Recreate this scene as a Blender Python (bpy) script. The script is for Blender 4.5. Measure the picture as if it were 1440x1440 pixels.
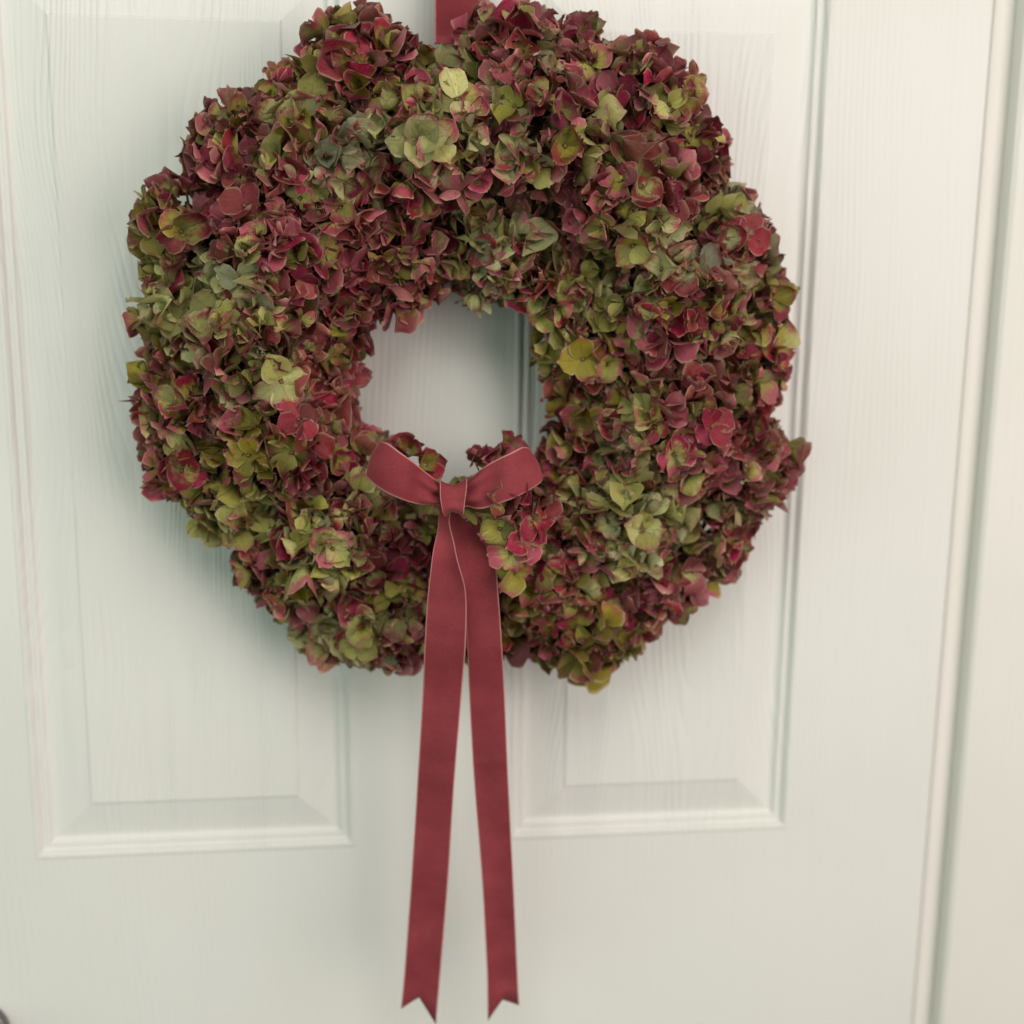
import bpy, bmesh, math, random
import numpy as np
from mathutils import Vector
from mathutils.bvhtree import BVHTree

for o in list(bpy.data.objects):
    bpy.data.objects.remove(o)
SC = bpy.context.scene
COL = SC.collection
rng = np.random.default_rng(11)

# ------------------------------------------------------------------ camera
F = 1900.0                                   # focal length in pixels of a 1440 px wide square
YAW, PIT, ROL = math.radians(6.81), math.radians(-11.957), math.radians(0.65)
CAM = np.array([-0.053, -0.9235, 1.5])
fw = np.array([math.sin(YAW) * math.cos(PIT), math.cos(YAW) * math.cos(PIT), math.sin(PIT)])
_r = np.array([math.cos(YAW), -math.sin(YAW), 0.0])
_u = np.cross(_r, fw)
rt = _r * math.cos(ROL) + _u * math.sin(ROL)
up = -_r * math.sin(ROL) + _u * math.cos(ROL)
cd = bpy.data.cameras.new('camera')
cam = bpy.data.objects.new('camera', cd)
COL.objects.link(cam)
from mathutils import Matrix
cam.matrix_world = Matrix(((rt[0], up[0], -fw[0], CAM[0]), (rt[1], up[1], -fw[1], CAM[1]),
                           (rt[2], up[2], -fw[2], CAM[2]), (0, 0, 0, 1)))
cd.sensor_width = 36.0
cd.lens = 36.0 * F / 1440.0
cd.clip_start, cd.clip_end = 0.02, 50.0
cd.dof.use_dof = True
_t = CAM[1] + 0.110
_d = fw * F + rt * (500 - 720.0) - up * (330 - 720.0)
cd.dof.focus_distance = float(-_t / _d[1] * F)      # the front of the flowers, upper left
print('focus', cd.dof.focus_distance)
cd.dof.aperture_fstop = 3.4
SC.camera = cam

# ------------------------------------------------------------------ light
w = bpy.data.worlds.new('World')
SC.world = w
w.use_nodes = True
w.node_tree.nodes['Background'].inputs[0].default_value = (1.0, 0.98, 0.94, 1)
w.node_tree.nodes['Background'].inputs[1].default_value = 0.025


def area(name, loc, aim, sx, sy, power, color):
    d = bpy.data.lights.new(name, 'AREA')
    d.shape = 'RECTANGLE'
    d.size, d.size_y = sx, sy
    d.energy, d.color = power, color
    o = bpy.data.objects.new(name, d)
    COL.objects.link(o)
    o.location = loc
    o.rotation_euler = (Vector(aim) - Vector(loc)).to_track_quat('-Z', 'Y').to_euler()


area('window_light', (-1.75, -2.0, 1.45), (0, 0, 1.25), 2.3, 2.1, 24, (0.80, 1.0, 0.85))
area('room_light', (1.65, -2.05, 1.60), (0, 0, 1.2), 2.1, 2.0, 44, (1.0, 0.885, 0.82))
area('ceiling_light', (0.0, -2.0, 3.0), (0, 0, 1.2), 1.6, 1.2, 29, (1.0, 0.965, 0.90))
vs = SC.view_settings
vs.view_transform = 'Standard'
vs.look = 'None'
vs.exposure = 0.08
vs.gamma = 1.0
SC.render.film_transparent = False
SC.cycles.max_bounces = 8
SC.cycles.diffuse_bounces = 4


# ------------------------------------------------------------------ helpers
def at(u, v, y):
    """point of the plane Y=y that the camera sees at photo pixel (u, v)"""
    d = fw * F + rt * (u - 720.0) - up * (v - 720.0)
    t = (y - CAM[1]) / d[1]
    return CAM + d * t


def px(P):
    P = np.asarray(P, float)
    q = P - CAM
    dz = q @ fw
    return np.stack([720 + F * (q @ rt) / dz, 720 - F * (q @ up) / dz], -1), dz


def link(name, me, mats, parent=None, loc=None, smooth=False):
    o = bpy.data.objects.new(name, me)
    COL.objects.link(o)
    for m in mats:
        me.materials.append(m)
    if parent is not None:
        o.parent = parent
    if loc is not None:
        o.location = loc
    if smooth:
        me.polygons.foreach_set('use_smooth', [True] * len(me.polygons))
    return o


def empty(name, loc, label, cat, group=None):
    o = bpy.data.objects.new(name, None)
    COL.objects.link(o)
    o.location = loc
    o.empty_display_size = 0.05
    o['label'], o['category'] = label, cat
    if group:
        o['group'] = group
    return o


def pymesh(name, verts, faces, mat_idx=None):
    me = bpy.data.meshes.new(name)
    me.from_pydata([tuple(map(float, v)) for v in verts], [], faces)
    if mat_idx is not None:
        me.polygons.foreach_set('material_index', mat_idx)
    me.update()
    return me


def boxmesh(name, x0, x1, y0, y1, z0, z1, bev=0.0, seg=2):
    bm = bmesh.new()
    bmesh.ops.create_cube(bm, size=1)
    for v in bm.verts:
        v.co = Vector(((x0 + x1) / 2 + v.co.x * (x1 - x0), (y0 + y1) / 2 + v.co.y * (y1 - y0), (z0 + z1) / 2 + v.co.z * (z1 - z0)))
    if bev:
        bmesh.ops.bevel(bm, geom=list(bm.edges), offset=bev, segments=seg, affect='EDGES', profile=0.5)
    me = bpy.data.meshes.new(name)
    bm.to_mesh(me)
    bm.free()
    return me


class Nodes:
    def __init__(s, name):
        s.m = bpy.data.materials.new(name)
        s.m.use_nodes = True
        s.t = s.m.node_tree
        s.bsdf = s.t.nodes['Principled BSDF']
        s.out = s.t.nodes['Material Output']

    def n(s, typ, **kw):
        x = s.t.nodes.new(typ)
        for k, v in kw.items():
            if k.startswith('i_'):
                x.inputs[k[2:]].default_value = v
            else:
                setattr(x, k, v)
        return x

    def l(s, a, b):
        s.t.links.new(a, b)

    def math(s, op, a, b=None, c=None, clamp=False):
        x = s.t.nodes.new('ShaderNodeMath')
        x.operation = op
        x.use_clamp = clamp
        for i, q in enumerate((a, b, c)):
            if q is None:
                continue
            if isinstance(q, (int, float)):
                x.inputs[i].default_value = q
            else:
                s.l(q, x.inputs[i])
        return x.outputs[0]

    def mix(s, fac, a, b, blend='MIX'):
        x = s.t.nodes.new('ShaderNodeMix')
        x.data_type = 'RGBA'
        x.blend_type = blend
        for sock, q in ((x.inputs[0], fac), (x.inputs[6], a), (x.inputs[7], b)):
            if isinstance(q, (int, float)):
                sock.default_value = q
            elif isinstance(q, tuple):
                sock.default_value = (*q, 1)
            else:
                s.l(q, sock)
        return x.outputs[2]

    def attr(s, name):
        x = s.t.nodes.new('ShaderNodeAttribute')
        x.attribute_type = 'GEOMETRY'
        x.attribute_name = name
        return x.outputs['Fac']

    def smooth(s, x, lo, hi):
        r = s.t.nodes.new('ShaderNodeMapRange')
        r.interpolation_type = 'SMOOTHSTEP'
        r.inputs['From Min'].default_value = lo
        r.inputs['From Max'].default_value = hi
        s.l(x, r.inputs['Value'])
        return r.outputs[0]


# ------------------------------------------------------------------ materials
def paint_material(name, grain, base=(0.79, 0.785, 0.755)):
    N = Nodes(name)
    tc = N.n('ShaderNodeTexCoord')
    oi = N.n('ShaderNodeObjectInfo')
    off = N.n('ShaderNodeCombineXYZ')
    N.l(N.math('MULTIPLY', oi.outputs['Random'], 7.0), off.inputs[0])
    N.l(N.math('MULTIPLY', oi.outputs['Random'], 31.0), off.inputs[2])
    add = N.n('ShaderNodeVectorMath', operation='ADD')
    N.l(tc.outputs['Object'], add.inputs[0])
    N.l(off.outputs[0], add.inputs[1])
    co = add.outputs[0]
    # slow wandering of the grain lines
    mp = N.n('ShaderNodeMapping')
    mp.inputs['Scale'].default_value = (7.0, 1.0, 2.0)
    N.l(co, mp.inputs[0])
    nz = N.n('ShaderNodeTexNoise', i_Scale=1.0, i_Detail=2.0, i_Roughness=0.45)
    N.l(mp.outputs[0], nz.inputs['Vector'])
    sep = N.n('ShaderNodeSeparateXYZ')
    N.l(co, sep.inputs[0])
    ph = N.math('ADD', N.math('MULTIPLY', sep.outputs[0], 620.0), N.math('MULTIPLY', nz.outputs[0], 125.0 if grain > 0.5 else 30.0))
    lines = N.math('POWER', N.math('ABSOLUTE', N.math('SINE', ph)), 0.7)
    # the lines come and go along the wood
    mp2 = N.n('ShaderNodeMapping')
    mp2.inputs['Scale'].default_value = (60.0, 1.0, 5.0)
    N.l(co, mp2.inputs[0])
    n2 = N.n('ShaderNodeTexNoise', i_Scale=1.0, i_Detail=3.0, i_Roughness=0.6)
    N.l(mp2.outputs[0], n2.inputs['Vector'])
    mp3 = N.n('ShaderNodeMapping')
    mp3.inputs['Scale'].default_value = (420.0, 60.0, 14.0)
    N.l(co, mp3.inputs[0])
    n3 = N.n('ShaderNodeTexNoise', i_Scale=1.0, i_Detail=2.0)
    N.l(mp3.outputs[0], n3.inputs['Vector'])
    h = N.math('ADD', N.math('MULTIPLY', N.math('MULTIPLY', lines, N.smooth(n2.outputs[0], 0.3, 0.7)), 1.0), N.math('MULTIPLY', n3.outputs[0], 0.5))
    bp = N.n('ShaderNodeBump', i_Strength=0.22 + 0.36 * grain, i_Distance=0.0009)
    N.l(h, bp.inputs['Height'])
    N.l(bp.outputs[0], N.bsdf.inputs['Normal'])
    # faint hand marks and unevenness of the paint
    n4 = N.n('ShaderNodeTexNoise', i_Scale=5.0, i_Detail=4.0)
    N.l(co, n4.inputs['Vector'])
    c = N.mix(N.smooth(n4.outputs[0], 0.35, 0.7), base, tuple(b * k for b, k in zip(base, (0.965, 0.97, 0.955))))
    N.l(c, N.bsdf.inputs['Base Color'])
    N.bsdf.inputs['Roughness'].default_value = 0.42
    N.bsdf.inputs['Specular IOR Level'].default_value = 0.35
    return N.m


M_PANEL = paint_material('white_paint_over_moulded_grain', 1.0)
M_DOOR = paint_material('white_paint_on_stiles', 0.1)
M_FRAME = paint_material('white_gloss_paint', 0.0, (0.80, 0.78, 0.74))


def petal_material():
    N = Nodes('dried_hydrangea_petal')
    tint, al, ac, rnd, kind = (N.attr(k) for k in ('tint', 'along', 'across', 'rnd', 'kind'))
    tc = N.n('ShaderNodeTexCoord')
    nz = N.n('ShaderNodeTexNoise', i_Scale=85.0, i_Detail=3.0, i_Roughness=0.6)
    N.l(tc.outputs['Object'], nz.inputs['Vector'])
    ns = N.n('ShaderNodeTexNoise', i_Scale=600.0, i_Detail=2.0, i_Roughness=0.6)
    N.l(tc.outputs['Object'], ns.inputs['Vector'])
    aa = N.math('ABSOLUTE', ac)
    # red comes in from tip and margin, the throat stays green
    p = N.math('ADD', tint, N.math('MULTIPLY', N.math('SUBTRACT', al, 0.5), 0.8))
    p = N.math('ADD', p, N.math('MULTIPLY', N.math('MULTIPLY', aa, aa), 0.16))
    p = N.math('ADD', p, N.math('MULTIPLY', N.math('SUBTRACT', nz.outputs[0], 0.5), 0.9))
    # veins fan out from the throat
    vc = N.n('ShaderNodeCombineXYZ')
    N.l(N.math('MULTIPLY', ac, 7.0), vc.inputs[0])
    N.l(N.math('MULTIPLY', al, 1.6), vc.inputs[1])
    N.l(N.math('MULTIPLY', rnd, 50.0), vc.inputs[2])
    vn = N.n('ShaderNodeTexNoise', i_Scale=1.5, i_Detail=4.0, i_Roughness=0.7)
    N.l(vc.outputs[0], vn.inputs['Vector'])
    vein = N.smooth(N.math('ABSOLUTE', N.math('SUBTRACT', vn.outputs[0], 0.5)), 0.0, 0.09)
    mid = N.smooth(aa, 0.0, 0.07)
    p = N.math('ADD', p, N.math('MULTIPLY', N.math('SUBTRACT', 0.6, vein), 0.18))
    pink = N.smooth(p, 0.33, 0.67)
    g = N.n('ShaderNodeValToRGB')
    g.color_ramp.interpolation = 'LINEAR'
    stops = [(0.0, (0.24, 0.19, 0.020)), (0.25, (0.35, 0.32, 0.07)), (0.5, (0.47, 0.46, 0.16)), (0.75, (0.58, 0.58, 0.29)), (1.0, (0.36, 0.38, 0.25))]
    e = g.color_ramp.elements
    e[0].position, e[0].color = stops[0][0], (*stops[0][1], 1)
    e[1].position, e[1].color = stops[-1][0], (*stops[-1][1], 1)
    for q, c in stops[1:-1]:
        x = e.new(q)
        x.color = (*c, 1)
    N.l(kind, g.inputs[0])
    r = N.n('ShaderNodeValToRGB')
    stops = [(0.0, (0.27, 0.058, 0.058)), (0.3, (0.32, 0.032, 0.062)), (0.55, (0.35, 0.030, 0.088)), (0.8, (0.55, 0.16, 0.21)), (1.0, (0.40, 0.12, 0.135))]
    e = r.color_ramp.elements
    e[0].position, e[0].color = stops[0][0], (*stops[0][1], 1)
    e[1].position, e[1].color = stops[-1][0], (*stops[-1][1], 1)
    for q, c in stops[1:-1]:
        x = e.new(q)
        x.color = (*c, 1)
    N.l(rnd, r.inputs[0])
    c = N.mix(pink, g.outputs[0], r.outputs[0])
    # paler papery underside
    geo = N.n('ShaderNodeNewGeometry')
    c = N.mix(N.math('MULTIPLY', geo.outputs['Backfacing'], 0.15), c, (0.40, 0.34, 0.23))
    # veins and blotches
    c = N.mix(N.math('MULTIPLY', N.math('SUBTRACT', 1.0, vein), 0.17), c, (0.42, 0.30, 0.22))
    c = N.mix(N.math('MULTIPLY', N.math('SUBTRACT', 1.0, mid), 0.35), c, (0.10, 0.05, 0.03))
    c = N.mix(N.math('MULTIPLY', N.smooth(ns.outputs[0], 0.52, 0.75), 0.35), c, (0.12, 0.07, 0.03))
    # dried pale rim, browned tip
    rim = N.smooth(N.math('MAXIMUM', aa, N.math('MULTIPLY', al, 0.99)), 0.84, 0.98)
    c = N.mix(N.math('MULTIPLY', rim, 0.46), c, (0.62, 0.48, 0.34))
    # every petal dried to its own depth of colour
    hsh = N.math('FRACT', N.math('MULTIPLY', N.math('ADD', rnd, kind), 37.7))
    val = N.n('ShaderNodeHueSaturation')
    N.l(c, val.inputs['Color'])
    N.l(N.math('ADD', 0.46, N.math('MULTIPLY', hsh, 0.82)), val.inputs['Value'])
    val.inputs['Saturation'].default_value = 1.13
    c = val.outputs[0]
    N.l(c, N.bsdf.inputs['Base Color'])
    N.bsdf.inputs['Roughness'].default_value = 0.42
    N.bsdf.inputs['Specular IOR Level'].default_value = 0.5
    bp = N.n('ShaderNodeBump', i_Strength=0.5, i_Distance=0.0007)
    N.l(N.math('ADD', N.math('MULTIPLY', vein, 0.7), N.math('MULTIPLY', ns.outputs[0], 0.5)), bp.inputs['Height'])
    N.l(bp.outputs[0], N.bsdf.inputs['Normal'])
    tr = N.n('ShaderNodeBsdfTranslucent')
    N.l(N.mix(1.0, c, (1.0, 0.92, 0.75), 'MULTIPLY'), tr.inputs[0])
    mx = N.n('ShaderNodeMixShader', i_Fac=0.15)
    N.l(N.bsdf.outputs[0], mx.inputs[1])
    N.l(tr.outputs[0], mx.inputs[2])
    N.l(mx.outputs[0], N.out.inputs[0])
    return N.m


M_PETAL = petal_material()


def plain(name, col, rough=0.7, var=0.3, scale=120.0, metal=0.0, bump=0.0):
    N = Nodes(name)
    tc = N.n('ShaderNodeTexCoord')
    nz = N.n('ShaderNodeTexNoise', i_Scale=scale, i_Detail=4.0)
    N.l(tc.outputs['Object'], nz.inputs['Vector'])
    c = N.mix(nz.outputs[0], tuple(x * (1 - var) for x in col), tuple(min(1, x * (1 + var)) for x in col))
    N.l(c, N.bsdf.inputs['Base Color'])
    N.bsdf.inputs['Roughness'].default_value = rough
    N.bsdf.inputs['Metallic'].default_value = metal
    if bump:
        bp = N.n('ShaderNodeBump', i_Strength=bump, i_Distance=0.002)
        N.l(nz.outputs[0], bp.inputs['Height'])
        N.l(bp.outputs[0], N.bsdf.inputs['Normal'])
    return N.m


M_STALK = plain('dry_flower_stalk', (0.16, 0.13, 0.05), 0.7)
M_EYE = plain('floret_centre', (0.20, 0.12, 0.06), 0.95)
M_EYE.node_tree.nodes['Principled BSDF'].inputs['Specular IOR Level'].default_value = 0.05
M_MOSS = plain('dark_twig_ring', (0.035, 0.022, 0.014), 0.95, 0.6, 60, 0, 1.0)
M_METAL = plain('brushed_dark_nickel', (0.20, 0.20, 0.19), 0.32, 0.1, 40, 0.9)


def velvet():
    N = Nodes('dusty_red_velvet')
    tc = N.n('ShaderNodeTexCoord')
    a = N.n('ShaderNodeTexNoise', i_Scale=28.0, i_Detail=3.0)
    b = N.n('ShaderNodeTexNoise', i_Scale=1500.0, i_Detail=2.0)
    N.l(tc.outputs['Object'], a.inputs['Vector'])
    N.l(tc.outputs['Object'], b.inputs['Vector'])
    mp = N.n('ShaderNodeMapping')
    mp.inputs['Scale'].default_value = (14, 14, 60)
    N.l(tc.outputs['Object'], mp.inputs[0])
    d = N.n('ShaderNodeTexNoise', i_Scale=1.0, i_Detail=2.0)
    N.l(mp.outputs[0], d.inputs['Vector'])
    f = N.math('ADD', N.math('MULTIPLY', a.outputs[0], 0.5), N.math('ADD', N.math('MULTIPLY', b.outputs[0], 0.35), N.math('MULTIPLY', d.outputs[0], 0.22)))
    c = N.mix(N.smooth(f, 0.35, 0.8), (0.195, 0.031, 0.040), (0.335, 0.064, 0.075))
    N.l(c, N.bsdf.inputs['Base Color'])
    N.bsdf.inputs['Roughness'].default_value = 0.95
    N.bsdf.inputs['Specular IOR Level'].default_value = 0.1
    N.bsdf.inputs['Sheen Weight'].default_value = 0.5
    N.bsdf.inputs['Sheen Roughness'].default_value = 0.35
    N.bsdf.inputs['Sheen Tint'].default_value = (0.9, 0.35, 0.38, 1)
    bp = N.n('ShaderNodeBump', i_Strength=0.25, i_Distance=0.0006)
    N.l(b.outputs[0], bp.inputs['Height'])
    N.l(bp.outputs[0], N.bsdf.inputs['Normal'])
    return N.m


M_VELVET = velvet()
M_SELV = plain('pale_woven_ribbon_edge', (0.50, 0.20, 0.19), 0.7, 0.15, 900)

# ------------------------------------------------------------------ door and its frame
ZT, HALF, THICK = 1.981, 0.381, 0.035
PX = [(-0.2820, -0.0550), (0.0578, 0.2710)]
PZ = [(0.22, 0.84), (1.0540, 1.6680), (1.765, 1.885)]
door = empty('panel_door', (0, 0, 0), 'white painted panel door with moulded wood grain behind the wreath', 'door')


def door_leaf():
    xs = sorted({-HALF, HALF, *[a for p in PX for a in p]})
    zs = sorted({0.006, ZT, *[a for p in PZ for a in p]})
    bm = bmesh.new()
    V = {}

    def vert(x, y, z):
        k = (round(x, 5), round(y, 5), round(z, 5))
        if k not in V:
            V[k] = bm.verts.new(k)
        return V[k]
    holes = {(round(a, 4), round(b, 4)) for a, _ in PX for b, _ in PZ}
    for i in range(len(xs) - 1):
        for j in range(len(zs) - 1):
            if (round(xs[i], 4), round(zs[j], 4)) in holes:
                continue
            q = [(xs[i], zs[j]), (xs[i + 1], zs[j]), (xs[i + 1], zs[j + 1]), (xs[i], zs[j + 1])]
            bm.faces.new([vert(x, 0.0, z) for x, z in q])
    # rim: rounded arris then the edges and the back
    e = 0.0025
    loop = [(-HALF, 0.006), (HALF, 0.006), (HALF, ZT), (-HALF, ZT)]
    sub = []
    for k in range(4):
        (x0, z0), (x1, z1) = loop[k], loop[(k + 1) % 4]
        pts = [p for p in ([(x, z0) for x in xs] if z0 == z1 else [(x0, z) for z in zs])]
        if (x1 < x0) or (z1 < z0):
            pts = pts[::-1]
        sub += pts[:-1]
    prof = [(0.0, 0.0), (e * 0.6, e * 0.35), (e, e), (e, THICK)]
    n = len(sub)
    rings = []
    for d, y in prof:
        rings.append([vert(x + (d if x == HALF else -d if x == -HALF else 0), y, z + (d if z == ZT else -d if z == 0.006 else 0)) for x, z in sub])
    for a, b in zip(rings, rings[1:]):
        for k in range(n):
            bm.faces.new((a[(k + 1) % n], a[k], b[k], b[(k + 1) % n]))
    bm.faces.new(rings[-1])
    bmesh.ops.recalc_face_normals(bm, faces=bm.faces)
    me = bpy.data.meshes.new('door_leaf')
    bm.to_mesh(me)
    bm.free()
    return me


link('door_leaf', door_leaf(), [M_DOOR], door)

# inset, depth: quirk bead, two sunk reeds, raised bevel, lifted field
PROFILE = [(0.0, 0.0), (0.0012, -0.00056), (0.003, -0.00056), (0.0046, 0.00096), (0.0058, 0.00336), (0.0072, 0.004), (0.0088, 0.0032), (0.0106, 0.00336), (0.012, 0.00544), (0.014, 0.00624), (0.016, 0.00624), (0.0185, 0.00576), (0.03, 0.00336), (0.0402, 0.00144), (0.0408, 0.00064), (0.042, 0.00024), (0.044, 0.00024)]


def raised_panel(wd, ht):
    verts, faces = [], []
    for ins, y in PROFILE:
        verts += [(ins - wd / 2, y, ins - ht / 2), (wd / 2 - ins, y, ins - ht / 2), (wd / 2 - ins, y, ht / 2 - ins), (ins - wd / 2, y, ht / 2 - ins)]
    for r in range(len(PROFILE) - 1):
        for k in range(4):
            a, b = r * 4 + k, r * 4 + (k + 1) % 4
            faces.append((a, b, b + 4, a + 4))
    m = (len(PROFILE) - 1) * 4
    faces.append((m, m + 1, m + 2, m + 3))
    me = pymesh('raised_panel', verts, faces)
    return me


for z0, z1 in PZ:
    for x0, x1 in PX:
        link('raised_panel', raised_panel(x1 - x0, z1 - z0), [M_PANEL], door, ((x0 + x1) / 2, 0, (z0 + z1) / 2))

# lever handle, of which the photograph shows the rim of the round rose
hc = at(-36, 1452, 0.0)


def lathe(profile, seg=40, axis_y=True):
    verts, faces = [], []
    for r, y in profile:
        for k in range(seg):
            a = 2 * math.pi * k / seg
            verts.append((r * math.cos(a), y, r * math.sin(a)))
    for i in range(len(profile) - 1):
        for k in range(seg):
            a, b = i * seg + k, i * seg + (k + 1) % seg
            faces.append((a, a + seg, b + seg, b))
    faces.append(tuple(range(seg)))
    faces.append(tuple(reversed(range((len(profile) - 1) * seg, len(profile) * seg))))
    return verts, faces


hv, hf = lathe([(0.026, 0.0), (0.026, -0.005), (0.0245, -0.0075), (0.022, -0.0085), (0.0205, -0.0075), (0.0125, -0.0078), (0.010, -0.010), (0.0092, -0.018), (0.0092, -0.045), (0.0075, -0.052), (0.004, -0.053)])
handle = link('door_handle', pymesh('door_handle', hv, hf), [M_METAL], door, tuple(hc), True)
bm = bmesh.new()
bmesh.ops.create_cube(bm, size=1)
for v in bm.verts:
    v.co = Vector((-0.050 + v.co.x * 0.118, -0.0455 + v.co.y * 0.013, v.co.z * (0.019 if v.co.x > 0 else 0.014)))
bmesh.ops.bevel(bm, geom=list(bm.edges), offset=0.005, segments=3, affect='EDGES')
me = bpy.data.meshes.new('lever')
bm.to_mesh(me)
bm.free()
link('lever', me, [M_METAL], handle, None, True)

# frame: a lip a little behind the door face, then the standing architrave
frame = empty('door_frame', (HALF + 0.02, 0, 0), 'white painted door frame with plain casing along the right of the door', 'door frame')
frame.location = (0, 0, 0)


def casing(name, prof, xside):
    """profile points (x out from the opening, y) swept up one jamb, over the head and down the other"""
    g = 0.0009 + 0.0025
    verts, faces = [], []
    for x, y in prof:
        h = HALF + g + x
        verts += [(-h, y, 0), (-h, y, ZT + g + x), (h, y, ZT + g + x), (h, y, 0)]
    for i in range(len(prof) - 1):
        for k in range(3):
            a = i * 4 + k
            faces.append((a, a + 1, a + 5, a + 4))
    bm = bmesh.new()
    vs_ = [bm.verts.new(v) for v in verts]
    for f in faces:
        bm.faces.new([vs_[i] for i in f])
    bmesh.ops.recalc_face_normals(bm, faces=bm.faces)
    me = bpy.data.meshes.new(name)
    bm.to_mesh(me)
    bm.free()
    return link(name, me, [M_FRAME], frame)


casing('jamb', [(-0.014, 0.075), (-0.014, 0.0385), (0.0, 0.0385), (0.0, 0.0030), (0.0014, 0.0020), (0.0162, 0.0085), (0.0172, 0.0092), (0.0172, 0.0105), (0.0200, 0.0105)], 1)
casing('architrave', [(0.0188, 0.060), (0.0188, 0.0000), (0.0196, -0.0030), (0.0225, -0.0046), (0.0700, -0.0062), (0.1010, -0.0062), (0.1045, -0.0054), (0.1060, -0.0025), (0.1060, 0.060)], 1)

# wall that the frame is set in
h, zt = HALF + 0.0057 + 0.0300, ZT + 0.0357
wv = [(-1.6, 0, 0), (-h, 0, 0), (-h, 0, zt), (h, 0, zt), (h, 0, 0), (1.6, 0, 0), (1.6, 0, 2.5), (-1.6, 0, 2.5)]
wv = wv + [(x, 0.11, z) for x, y, z in wv]
wall = link('wall', pymesh('wall', wv, [(0, 1, 2, 7), (7, 2, 3, 6), (3, 4, 5, 6), (1, 9, 10, 2), (2, 10, 11, 3), (3, 11, 12, 4)]),
            [plain('matt_wall_paint', (0.72, 0.70, 0.65), 0.9, 0.03, 30, 0, 0.05)])
wall['kind'] = 'structure'

# ------------------------------------------------------------------ wreath
wc = at(640, 500, -0.05)
wreath = empty('hydrangea_wreath', tuple(wc), 'round wreath of dried burgundy and green hydrangea heads on the white door', 'wreath')
WO = np.array(wc)

# ring of twigs that carries the heads
R0 = 0.148
verts, faces = [], []
SEG, RS = 96, 14
for i in range(SEG):
    a = 2 * math.pi * i / SEG
    for k in range(RS):
        b = 2 * math.pi * k / RS
        rr = 0.026 + 0.006 * math.sin(7 * a + 2 * b) * math.cos(11 * a + b)
        c = R0 + rr * math.cos(b)
        verts.append((c * math.cos(a), 0.012 + 0.95 * rr * math.sin(b), c * math.sin(a)))
        j, n = (i + 1) % SEG, (k + 1) % RS
        faces.append((i * RS + k, i * RS + n, j * RS + n, j * RS + k))
link('twig_ring', pymesh('twig_ring', verts, faces), [M_MOSS], wreath, None, True)

# flower heads: photo pixel of the centre, radius in pixels, depth of the centre
HEADS = [
    (506, 112, 90, -.052), (724, 92, 88, -.052), (896, 156, 90, -.052), (1002, 346, 88, -.050), (1022, 512, 88, -.050),
    (1024, 656, 90, -.050), (912, 790, 84, -.050), (820, 856, 94, -.050), (690, 850, 78, -.048), (538, 850, 88, -.050),
    (418, 788, 84, -.050), (334, 682, 80, -.050), (276, 562, 86, -.050), (268, 430, 80, -.050), (268, 312, 72, -.050),
    (344, 216, 80, -.050), (422, 166, 72, -.050), (590, 132, 62, -.050), (806, 104, 66, -.050), (952, 224, 70, -.050),
    (452, 246, 96, -.078), (604, 200, 96, -.080), (758, 180, 96, -.080), (880, 280, 96, -.080), (946, 430, 96, -.080),
    (940, 590, 96, -.078), (872, 720, 92, -.076), (756, 796, 78, -.066), (470, 745, 86, -.070), (396, 618, 90, -.076),
    (366, 480, 96, -.080), (384, 356, 96, -.080),
    (556, 362, 82, -.056), (694, 350, 82, -.056), (800, 402, 74, -.056), (838, 482, 80, -.054), (846, 588, 80, -.054),
    (806, 690, 68, -.052), (706, 722, 62, -.046), (604, 740, 64, -.046), (474, 652, 72, -.052), (430, 560, 74, -.052), (452, 462, 74, -.054),
    (486, 400, 74, -.056), (985, 752, 68, -.050), (1046, 428, 60, -.050), (256, 646, 62, -.050), (470, 882, 52, -.046)]
hc_, hr_ = [], []
for (u, v, r, y) in HEADS:
    c = at(u, v, y)
    hc_.append(c)
    hr_.append(r * ((c - CAM) @ fw) / F)
HC, HR = np.array(hc_), np.array(hr_)

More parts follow.
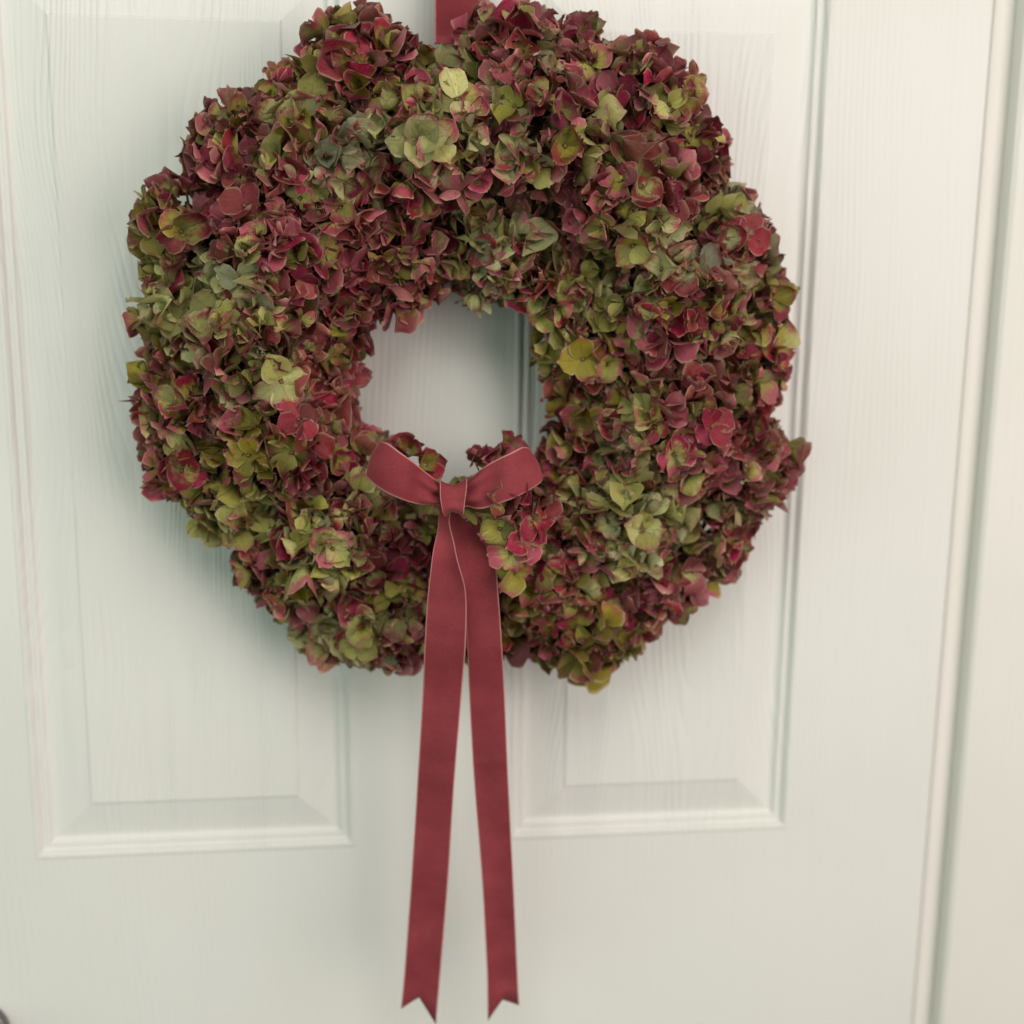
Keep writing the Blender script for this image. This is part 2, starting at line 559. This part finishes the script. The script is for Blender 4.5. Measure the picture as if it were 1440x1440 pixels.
# where the photograph shows green and where burgundy (0 green .. 1 burgundy), and what green (0 olive .. 1 grey)
TINT = [(490, 45, .65, .2), (440, 150, .15, .4), (640, 150, .1, .7), (690, 230, .2, .7), (500, 215, .1, 1.), (200, 320, .05, .2), (300, 435, .05, .6),
        (330, 390, .1, .7), (385, 530, .05, .7), (215, 540, .25, .2), (340, 650, .1, .1), (330, 745, .05, .5), (470, 770, .25, .5), (500, 905, .1, .5),
        (450, 860, .3, .6), (560, 880, .55, .6), (620, 190, .2, .6), (880, 340, .15, .4), (935, 330, .2, .7), (850, 435, 0., .5), (985, 130, .2, .3),
        (870, 170, .5, .6), (765, 470, .05, .5), (820, 515, .2, .0), (690, 340, .1, .8), (700, 410, .1, .7), (880, 650, .25, .6), (910, 745, .05, .6),
        (965, 740, .05, .7), (730, 830, .25, .1), (690, 720, .15, .6), (830, 925, .25, .1), (1050, 335, .6, 1.), (1085, 420, .3, .3), (1040, 460, .5, .3),
        (520, 90, .8, .2), (350, 290, 1., .3), (280, 270, .9, .3), (430, 360, 1., .3), (540, 260, .95, .3), (560, 400, .9, .2), (590, 440, .9, .2),
        (430, 450, .85, .4), (440, 580, 1., .4), (490, 590, 1., .4), (400, 630, .85, .4), (250, 560, .8, .4), (240, 620, .85, .3), (500, 690, .7, .6),
        (560, 790, .85, .6), (570, 860, .6, .5), (350, 830, .9, .4), (690, 50, .9, .5), (790, 70, .95, .5), (740, 170, .85, .5), (780, 290, .9, .4),
        (830, 300, 1., .4), (920, 110, .9, .5), (965, 195, .95, .5), (960, 270, 1., .4), (740, 370, .8, .4), (930, 470, .95, .4), (960, 520, 1., .4),
        (1050, 560, .85, .4), (1000, 600, .95, .5), (950, 640, .9, .5), (1060, 640, .8, .4), (790, 600, .9, .2), (800, 560, .75, .3), (1020, 760, .85, .5),
        (960, 830, .85, .4), (820, 830, .8, .4), (900, 890, .75, .4), (600, 560, .8, .3), (350, 210, .6, .4), (400, 110, .5, .2), (320, 480, .5, .4),
        (620, 330, .8, .3), (660, 270, .6, .5), (1090, 520, .6, .2), (1100, 600, .7, .4), (700, 880, .35, .1), (770, 760, .4, .4), (760, 880, .45, .2)]
TB = np.array(TINT)


def tone(u, v):
    w_ = np.exp(-((TB[:, 0] - u) ** 2 + (TB[:, 1] - v) ** 2) / (2 * 30.0 ** 2)) + 1e-9
    return float((w_ * TB[:, 2]).sum() / w_.sum()), float((w_ * TB[:, 3]).sum() / w_.sum())


# ribbon tails and bow as photo outlines with depth, so that petals can be kept behind them
BOW_BACK = [((512, 612, 650, 735, 770, 700, 650, 560), (672, 618, 668, 622, 676, 712, 728, 712), -0.122),
            ((606, 660, 690, 702, 722, 590), (712, 712, 760, 830, 980, 980), -0.116)]


def inside(u, v, xs, ys):
    c, n = False, len(xs)
    for i in range(n):
        j = i - 1
        if (ys[i] > v) != (ys[j] > v) and u < (xs[j] - xs[i]) * (v - ys[i]) / (ys[j] - ys[i] + 1e-12) + xs[i]:
            c = not c
    return c


# ---- one floret: four papery petals, an eye and a hair-thin stalk
NU, NV = 7, 5
UU, VV = np.meshgrid(np.linspace(0, 1, NU), np.linspace(-1, 1, NV), indexing='ij')
QUADS = [(i * NV + j, i * NV + j + 1, (i + 1) * NV + j + 1, (i + 1) * NV + j) for i in range(NU - 1) for j in range(NV - 1)]
WPROF = (np.linspace(0, 1, NU) * 0.93 + 0.05) ** 0.62 * (1 - np.linspace(0, 1, NU) * 0.985) ** 0.62
WPROF /= WPROF.max()
PV = NU * NV


def make_floret(pos, nrm, size, tint, kind, stalk, flat=None):
    nrm = nrm / np.linalg.norm(nrm)
    a = rng.normal(size=3)
    tx = np.cross(nrm, a)
    tx /= np.linalg.norm(tx)
    ty = np.cross(nrm, tx)
    openness = rng.normal(32, 24) if flat is None else flat
    bend = rng.normal(6, 40) if flat is None else rng.normal(-5, 10)
    rbase = rng.uniform(0, 1)
    wild = 1.0 if flat is None else 0.45
    Vs, A = [], []
    for k in range(4):
        th = math.radians(90 * k + rng.normal(0, 9))
        L = size * rng.uniform(0.85, 1.12)
        W = L * rng.uniform(0.46, 0.62)
        ph0 = math.radians(openness + rng.normal(0, 15) * wild)
        be = math.radians(bend + rng.normal(0, 28) * wild)
        u1 = np.linspace(0, 1, NU)
        phi = ph0 + be * u1
        yy = np.concatenate([[0], np.cumsum((np.cos(phi[1:]) + np.cos(phi[:-1])) / 2)]) * L / (NU - 1)
        zz = np.concatenate([[0], np.cumsum((np.sin(phi[1:]) + np.sin(phi[:-1])) / 2)]) * L / (NU - 1)
        jag = rng.uniform(0.92, 1.07, (NU, 2))
        X = W * WPROF[:, None] * VV * np.where(VV < 0, jag[:, :1], jag[:, 1:])
        fold, cup = rng.normal(0.10, 0.24) * wild, rng.normal(0.35, 0.55) * wild
        H = fold * np.abs(X) + cup * X ** 2 / W
        H = H + 0.07 * L * rng.uniform(0.4, 2.0) * wild * UU * np.sin(VV * rng.uniform(2, 4) + UU * rng.uniform(2, 6) + rng.uniform(0, 6.3))
        H = H + rng.normal(0, 0.019 * L, H.shape) * UU
        ny, nz = -np.sin(phi)[:, None], np.cos(phi)[:, None]
        skew = rng.normal(0, 0.10) * L * UU ** 2
        PX_ = X * (1 - 0.10 * np.abs(cup)) + skew
        PY_ = yy[:, None] * (1 - 0.10 * VV ** 2 * UU) + ny * H + 0.0012
        PZ_ = zz[:, None] + nz * H + (0.0007 if k % 2 else 0.0)
        c, s = math.cos(th), math.sin(th)
        lx, ly = c * PX_ - s * PY_, s * PX_ + c * PY_
        P = pos + lx[..., None] * tx + ly[..., None] * ty + PZ_[..., None] * nrm
        Vs.append(P.reshape(-1, 3))
        t = tint + rng.normal(0, 0.13)
        r_ = np.clip(rbase + rng.normal(0, 0.12), 0, 1)
        A.append(np.stack([np.full(PV, t), UU.ravel(), VV.ravel(), np.full(PV, r_), np.full(PV, np.clip(kind + rng.normal(0, .08), 0, 1))], 1))
    V = np.concatenate(Vs)
    AT = np.concatenate(A)
    F_ = [tuple(q + k * PV for q in f) for k in range(4) for f in QUADS]
    M_ = [0] * len(F_)
    b = len(V)
    # eye
    er = size * 0.085
    ev = np.array([(1, 0, 0), (0, 1, 0), (-1, 0, 0), (0, -1, 0), (.6, .6, .8), (-.6, .6, .8), (-.6, -.6, .8), (.6, -.6, .8), (0, 0, 1.25)]) * er
    V = np.concatenate([V, pos + ev[:, :1] * tx + ev[:, 1:2] * ty + ev[:, 2:] * nrm + nrm * 0.0006])
    ef = [(0, 1, 4), (1, 5, 4), (1, 2, 5), (2, 6, 5), (2, 3, 6), (3, 7, 6), (3, 0, 7), (0, 4, 7), (4, 5, 8), (5, 6, 8), (6, 7, 8), (7, 4, 8)]
    F_ += [tuple(q + b for q in f) for f in ef]
    M_ += [1] * len(ef)
    b = len(V)
    # stalk towards the head's heart
    d = stalk - pos
    ln = np.linalg.norm(d) + 1e-9
    d = d / ln
    s1 = np.cross(d, tx)
    s1 /= np.linalg.norm(s1) + 1e-9
    s2 = np.cross(d, s1)
    st = []
    for q, rr in ((0.0, 0.0006), (min(ln, 0.026), 0.0008)):
        for k in range(3):
            an = 2 * math.pi * k / 3
            st.append(pos + d * q + rr * (math.cos(an) * s1 + math.sin(an) * s2))
    V = np.concatenate([V, np.array(st)])
    for k in range(3):
        F_.append((b + k, b + (k + 1) % 3, b + 3 + (k + 1) % 3, b + 3 + k))
        M_.append(2)
    AT = np.concatenate([AT, np.zeros((len(V) - len(AT), 5))])
    return V, F_, M_, AT


def keep_clear(V):
    # off the door
    lim = -0.0025
    over = V[:, 1] > lim
    V[over, 1] = lim - 0.001 * rng.random(over.sum())
    # behind bow and tails
    uv, _ = px(V)
    for xs, ys, yb in BOW_BACK:
        if uv[:, 0].max() < min(xs) or uv[:, 0].min() > max(xs) or uv[:, 1].max() < min(ys) or uv[:, 1].min() > max(ys):
            continue
        hit = [k for k in range(0, len(V), 2) if inside(uv[k, 0], uv[k, 1], xs, ys)]
        if hit:
            need = yb + 0.003 - V[hit, 1].min()
            if need > 0:
                V[:, 1] += need
    return V


FL = []                                            # head index, V, F, M, A
grid = {}
# the large open florets that catch the eye, at the surface of the heads: pixel, size, tone, green, opening
FEATURED = [(300, 438, .0225, .02, .5, 4), (395, 536, .0205, .0, .6, 8), (1050, 332, .0195, .72, 1., 5), (855, 437, .018, -.05, .4, 12), (938, 328, .015, .12, .75, 20),
            (540, 258, .019, 1.0, .3, 30), (642, 140, .021, .10, .65, 14), (436, 150, .0215, .12, .45, 25), (690, 232, .021, .12, .72, 22), (216, 322, .021, .12, .1, 15),
            (336, 744, .017, .0, .4, 18), (468, 772, .018, .2, .55, 14), (905, 745, .018, .0, .55, 25), (1000, 600, .017, .95, .4, 25), (1008, 655, .019, .75, .5, 12),
            (350, 640, .016, .05, .05, 14), (820, 505, .0175, .15, .0, 15), (890, 345, .017, .15, .3, 22), (985, 128, .017, .15, .3, 24), (865, 130, .018, .8, .5, 25),
            (420, 590, .016, 1., .4, 14), (545, 795, .0175, .75, .5, 22), (452, 860, .016, .15, .75, 20), (505, 905, .017, .05, .45, 14), (700, 120, .018, .55, .5, 25),
            (1080, 570, .017, .9, .4, 20), (765, 485, .019, .0, .55, 12), (345, 290, .017, 1., .4, 25), (615, 200, .018, .2, .65, 20), (960, 850, .016, .9, .4, 25)]
# florets that lap over the edge of the right tail: pixel, depth
OVER_TAIL = [(664, 716, -.141, .0155, .08, .5), (702, 744, -.138, .014, .35, .4), (716, 722, -.139, .015, .45, .5), (748, 728, -.136, .016, .8, .5), (718, 778, -.137, .014, .5, .6),
             (738, 762, -.137, .0145, .75, .5), (762, 700, -.132, .015, .8, .4), (724, 806, -.131, .014, .3, .1), (700, 700, -.150, .013, .4, .5), (724, 694, -.148, .013, .7, .5), (668, 650, -.088, .014, .8, .2), (690, 640, -.086, .015, .75, .2), (712, 636, -.082, .014, .5, .2), (644, 672, -.092, .013, .6, .2), (600, 655, -.088, .014, .5, .3), (574, 634, -.092, .014, .7, .3), ]
placed0 = []


def featured(u, v, size, tint, kind, flat):
    ray = fw * F + rt * (u - 720.0) - up * (v - 720.0)
    ray /= np.linalg.norm(ray)
    best = None
    for hi in range(len(HC)):
        oc = CAM - HC[hi]
        r = HR[hi] - 0.004
        b = oc @ ray
        q = b * b - (oc @ oc - r * r)
        if q > 0:
            t = -b - math.sqrt(q)
            if best is None or t < best[0]:
                best = (t, hi)
    if best is None:
        return
    t, hi = best
    p = CAM + ray * t
    n = (p - HC[hi]) / np.linalg.norm(p - HC[hi])
    n = n - 0.7 * ray + rng.normal(0, .12, 3)
    V, F_, M_, A = make_floret(p, n, size * 0.86, tint + 0.12, kind, HC[hi], flat)
    FL.append((hi, keep_clear(V), F_, M_, A))
    placed0.append(p)


for f_ in FEATURED:
    featured(*f_)
for (u, v, y, size, tint, kind) in OVER_TAIL:
    p = at(u, v, y)
    hi = int(np.argmin(np.linalg.norm(HC - p, axis=1)))
    V, F_, M_, A = make_floret(p, np.array([0.25, -1, 0.25]) + rng.normal(0, .3, 3), size, tint, kind, HC[hi])
    FL.append((hi, V, F_, M_, A))
    placed0.append(p)
for layer, (spacing, shrink, szmul) in enumerate(((0.0108, 0.985, 1.0), (0.0140, 0.78, 1.15), (0.0175, 0.52, 1.35))):
    placed = np.array(placed0) if layer == 0 else np.zeros((0, 3))
    for hi in range(len(HC)):
        r = HR[hi] * shrink - 0.0085
        n_try = 2600
        d = rng.normal(size=(n_try, 3))
        d /= np.linalg.norm(d, axis=1)[:, None]
        for n in d:
            if n[1] > 0.30:
                continue
            p = HC[hi] + n * (r + rng.normal(0, 0.0022))
            if p[1] > -0.012:
                continue
            dist = np.linalg.norm(HC - p, axis=1) - (HR * shrink - 0.0085)
            dist[hi] = 1
            if dist.min() < -0.0035:
                continue
            sp = spacing * rng.uniform(0.88, 1.15)
            if len(placed) and (np.linalg.norm(placed - p, axis=1)).min() < sp:
                continue
            placed = np.vstack([placed, p])
            uv, _ = px(p)
            t, kd = tone(*uv)
            t = t * 0.66 + 0.04 + rng.normal(0, 0.24)
            size = np.clip(rng.normal(0.0132, 0.0030), 0.0080, 0.0200) * szmul
            nn = n + rng.normal(0, 0.36, 3)
            V, F_, M_, A = make_floret(p, nn, size, t, np.clip(kd + rng.normal(0, .16), 0, 1), HC[hi])
            FL.append((hi, keep_clear(V), F_, M_, A))

# ---- which florets show largest: rays from the camera over the wreath
allV = np.concatenate([f[1] for f in FL])
offs = np.cumsum([0] + [len(f[1]) for f in FL])
polys, owner = [], []
for k, f in enumerate(FL):
    o_ = int(offs[k])
    polys += [tuple(q + o_ for q in face) for face in f[2]]
    owner += [k] * len(f[2])
bvh = BVHTree.FromPolygons([Vector(v) for v in allV], polys, all_triangles=False)
seen = np.zeros(len(FL))
cv = Vector(CAM)
for u in range(160, 1140, 5):
    for v in range(0, 970, 5):
        d = fw * F + rt * (u - 720.0) - up * (v - 720.0)
        hit = bvh.ray_cast(cv, Vector(d).normalized(), 3.0)
        if hit[2] is not None:
            seen[owner[hit[2]]] += 1
order = np.argsort(-seen)
single = set(int(k) for k in order[:300])
print('florets', len(FL), 'seen', int((seen > 0).sum()), 'tris', len(polys) * 2)


def petal_mesh(name, items, origin):
    V = np.concatenate([i[1] for i in items]) - origin
    A = np.concatenate([i[4] for i in items])
    F_, M_, o_ = [], [], 0
    for i in items:
        F_ += [tuple(q + o_ for q in f) for f in i[2]]
        M_ += i[3]
        o_ += len(i[1])
    me = bpy.data.meshes.new(name)
    me.from_pydata(V.tolist(), [], F_)
    me.polygons.foreach_set('material_index', M_)
    me.polygons.foreach_set('use_smooth', [True] * len(F_))
    for k, nm in enumerate(('tint', 'along', 'across', 'rnd', 'kind')):
        at_ = me.attributes.new(nm, 'FLOAT', 'POINT')
        at_.data.foreach_set('value', np.ascontiguousarray(A[:, k], dtype=np.float32))
    me.update()
    return me


# ---- heads: a branching stalk each, carrying its florets
heads = []
for hi in range(len(HC)):
    verts, faces = [], []

    def rod(p0, p1, r0, r1, sd=5):
        p0, p1 = Vector(p0), Vector(p1)
        d = (p1 - p0).normalized()
        x = d.orthogonal().normalized()
        y = d.cross(x)
        b = len(verts)
        for p, r in ((p0, r0), (p1, r1)):
            for k in range(sd):
                a = 2 * math.pi * k / sd
                verts.append(tuple(p + (x * math.cos(a) + y * math.sin(a)) * r))
        for k in range(sd):
            faces.append((b + k, b + (k + 1) % sd, b + sd + (k + 1) % sd, b + sd + k))
    to_ring = HC[hi] - WO
    ra = math.atan2(to_ring[2], to_ring[0])
    ringp = np.array([R0 * math.cos(ra), 0.012, R0 * math.sin(ra)]) + WO - HC[hi]
    rod(ringp, (0, 0, 0), 0.0024, 0.002)
    for q in range(9):
        n = rng.normal(size=3)
        n[1] = -abs(n[1])
        n /= np.linalg.norm(n)
        rod((0, 0, 0), n * HR[hi] * 0.55, 0.0014, 0.0009, 4)
    heads.append(link('hydrangea_head', pymesh('hydrangea_head', verts, faces), [M_STALK], wreath, tuple(HC[hi] - WO)))
PM = [M_PETAL, M_EYE, M_STALK]
rest = []
for k, f in enumerate(FL):
    if k in single:
        o_ = f[1][:PV].mean(0)
        link('floret', petal_mesh('floret', [f], o_), PM, heads[f[0]], tuple(o_ - HC[f[0]]))
    else:
        rest.append(f)
o = link('deeper_florets', petal_mesh('deeper_florets', rest, WO), PM, wreath)
o['kind'] = 'stuff'

# ------------------------------------------------------------------ velvet ribbon
def catmull(P, n):
    P = np.asarray(P, float)
    Q = np.concatenate([[2 * P[0] - P[1]], P, [2 * P[-1] - P[-2]]])
    out = []
    for i in range(1, len(Q) - 2):
        for t in np.linspace(0, 1, n, endpoint=False):
            a, b, c, d = Q[i - 1:i + 3]
            out.append(0.5 * ((2 * b) + (-a + c) * t + (2 * a - 5 * b + 4 * c - d) * t * t + (-a + 3 * b - 3 * c + d) * t ** 3))
    out.append(P[-1])
    return np.array(out)


def strip(name, secs, parent, origin, sub=8, end=None, crown=0.0, thick=0.0009, ripple=0.0, pix=True, pleat=0.0, dent=0.0):
    """ribbon through cross sections ((uL, vL, yL), (uR, vR, yR)); pale selvedge on both edges"""
    Lp = [at(*s[0]) if pix else np.array(s[0]) for s in secs]
    Rp = [at(*s[1]) if pix else np.array(s[1]) for s in secs]
    L, R = catmull(Lp, sub), catmull(Rp, sub)
    cs = np.array([0, 0.03, 0.10, 0.2, 0.3, 0.4, 0.5, 0.6, 0.7, 0.8, 0.90, 0.97, 1.0])
    nc = len(cs)
    rows = []
    for i in range(len(L)):
        row = L[i] + (R[i] - L[i]) * cs[:, None]
        rows.append(row)
    rows = np.array(rows)
    if end is not None:
        a, m, b = [at(*e) for e in end]
        er = np.array([a + (m - a) * (c / 0.5) if c <= 0.5 else m + (b - m) * ((c - 0.5) / 0.5) for c in cs])
        rows = np.concatenate([rows, [rows[-1] * 0.5 + er * 0.5], [er]])
    nr = len(rows)
    tan = np.gradient(rows, axis=0)
    wid = np.gradient(rows, axis=1)
    nn = np.cross(wid, tan)
    nn /= np.linalg.norm(nn, axis=2)[..., None] + 1e-12
    if crown or ripple:
        ft = np.linspace(0, 1, nr)[:, None]
        rp = ripple * (np.sin(15 * ft + 0.4) + 0.45 * np.sin(33 * ft + 1.0)) * (0.75 + 0.35 * np.sin(cs * 4.0 + 1.0 + 5 * ft))
        tt = np.linspace(0, 1, nr)[:, None]
        near = np.exp(-(np.minimum(tt, 1 - tt) / 0.15) ** 2)
        pl = pleat * near * np.sin(cs * 13.0 + 0.6 + 2.0 * tt)[None, :] if pleat else 0.0
        if pleat:
            pl = pl.reshape(nr, -1)
        dn = dent * np.exp(-((tt - 0.17) / 0.045) ** 2) * np.sin(cs * 3.14) if dent else 0.0
        rows = rows + nn * (crown * (1 - (2 * cs - 1) ** 2)[None, :] + rp + pl + dn)[..., None]
    sv = (np.abs(2 * cs - 1) > 0.95)
    front = rows
    back = rows - nn * thick
    # selvedge is a thin cord at the edges
    verts = np.concatenate([front.reshape(-1, 3), back.reshape(-1, 3)]) - origin
    faces, mi = [], []
    B = nr * nc
    for i in range(nr - 1):
        for j in range(nc - 1):
            a, b, c, d = i * nc + j, i * nc + j + 1, (i + 1) * nc + j + 1, (i + 1) * nc + j
            m = 1 if j in (0, nc - 2) else 0
            faces += [(a, b, c, d), (B + d, B + c, B + b, B + a)]
            mi += [m, m]
        for j in (0, nc - 1):
            a, d = i * nc + j, (i + 1) * nc + j
            faces.append((a, d, B + d, B + a) if j == 0 else (d, a, B + a, B + d))
            mi.append(1)
    for i in (0, nr - 1):
        for j in range(nc - 1):
            a, b = i * nc + j, i * nc + j + 1
            faces.append((b, a, B + a, B + b) if i == 0 else (a, b, B + b, B + a))
            mi.append(0)
    return link(name, pymesh(name, verts, faces, mi), [M_VELVET, M_SELV], parent, None, True)


bo = at(635, 700, -0.14)
bow = empty('ribbon_bow', tuple(bo), 'dusky red velvet ribbon bow with two long notched tails at the wreath bottom', 'bow')
# tails
strip('tail', [((612, 712, -.134), (636, 706, -.139)), ((616, 735, -.136), (632, 735, -.141)), ((611, 770, -.138), (642, 775, -.142)), ((602, 830, -.134), (655, 830, -.136)),
               ((597, 905, -.124), (655, 905, -.127)), ((594, 980, -.113), (649, 980, -.116)), ((587, 1100, -.101), (639, 1100, -.104)),
               ((578, 1240, -.092), (630, 1240, -.094)), ((568, 1375, -.087), (619, 1375, -.089))],
      bow, bo, 8, ((564, 1419, -.086), (589, 1405, -.087), (613, 1441, -.088)), 0.0009, ripple=0.0026)
strip('tail', [((628, 712, -.130), (664, 712, -.132)), ((632, 750, -.127), (684, 752, -.129)), ((640, 790, -.125), (697, 790, -.128)), ((652, 850, -.124), (702, 850, -.126)),
               ((657, 910, -.117), (706, 910, -.119)), ((660, 980, -.108), (710, 980, -.110)), ((667, 1100, -.097), (715, 1100, -.099)),
               ((678, 1240, -.088), (722, 1240, -.090)), ((685, 1370, -.084), (728, 1372, -.085))],
      bow, bo, 8, ((686, 1436, -.083), (707, 1408, -.084), (730, 1414, -.085)), 0.0009, ripple=0.0026)
# loops: out along the front, round the end, back behind
strip('loop', [((624, 682, -.150), (621, 712, -.150)), ((603, 667, -.156), (592, 710, -.156)), ((573, 643, -.160), (562, 701, -.160)), ((549, 625, -.158), (531, 684, -.157)),
               ((538, 621, -.152), (517, 671, -.150)), ((538, 622, -.143), (517, 668, -.141)), ((552, 632, -.138), (534, 676, -.136)), ((585, 662, -.138), (575, 697, -.136)),
               ((622, 690, -.141), (620, 710, -.141))], bow, bo, 8, None, -0.0016, ripple=0.0007, pleat=0.0032, dent=0.0035)
strip('loop', [((650, 712, -.148), (652, 680, -.148)), ((676, 716, -.153), (680, 657, -.154)), ((712, 704, -.156), (712, 639, -.157)), ((744, 689, -.154), (732, 629, -.154)),
               ((760, 678, -.148), (742, 630, -.147)), ((758, 674, -.139), (740, 632, -.139)), ((735, 684, -.134), (722, 640, -.134)), ((690, 706, -.135), (690, 660, -.135)),
               ((652, 708, -.139), (654, 686, -.139))], bow, bo, 8, None, -0.0016, ripple=0.0007, pleat=0.0032, dent=0.0035)
strip('knot', [((626, 690, -.136), (650, 684, -.136)), ((622, 679, -.146), (656, 673, -.146)), ((619, 684, -.156), (657, 680, -.157)), ((619, 700, -.161), (655, 698, -.161)),
               ((622, 716, -.159), (652, 716, -.159)), ((627, 726, -.150), (648, 725, -.150)), ((630, 718, -.138), (646, 716, -.138))], bow, bo, 8, None, 0.003, ripple=0.0012, pleat=0.0012)

# band that hangs the wreath from the top of the door
ho = np.array([0.0, -0.01, ZT])
hang = empty('hanging_ribbon', tuple(ho), 'dark red ribbon band over the door that the wreath hangs from', 'ribbon')
a0, a1 = at(611, 60, -.050), at(672, 60, -.050)
b0, b1 = at(611, 0, -.030), at(676, 0, -.030)
c0, c1 = at(618, 50, -.040), at(687, 50, -.040)
d0, d1 = at(622, 0, -.022), at(687, 0, -.022)


def upto(p, y, z):
    return (p[0], y, z)


strip('band', [tuple((tuple(a0), tuple(a1))), ((tuple(b0)), (tuple(b1))), (upto(b0, -.012, 1.80), upto(b1, -.012, 1.80)), (upto(b0, -.006, 1.95), upto(b1, -.006, 1.95)),
               (upto(b0, -.003, ZT + .004), upto(b1, -.003, ZT + .004)), (upto(b0, .034, ZT + .0045), upto(b1, .034, ZT + .0045))], hang, ho, 6, None, 0.0, pix=False)
strip('band', [((tuple(c0)), (tuple(c1))), ((tuple(d0)), (tuple(d1))), (upto(d0, -.0075, 1.80), upto(d1, -.0075, 1.80)), (upto(d0, -.0035, 1.95), upto(d1, -.0035, 1.95))],
      hang, ho, 6, None, 0.0, pix=False)
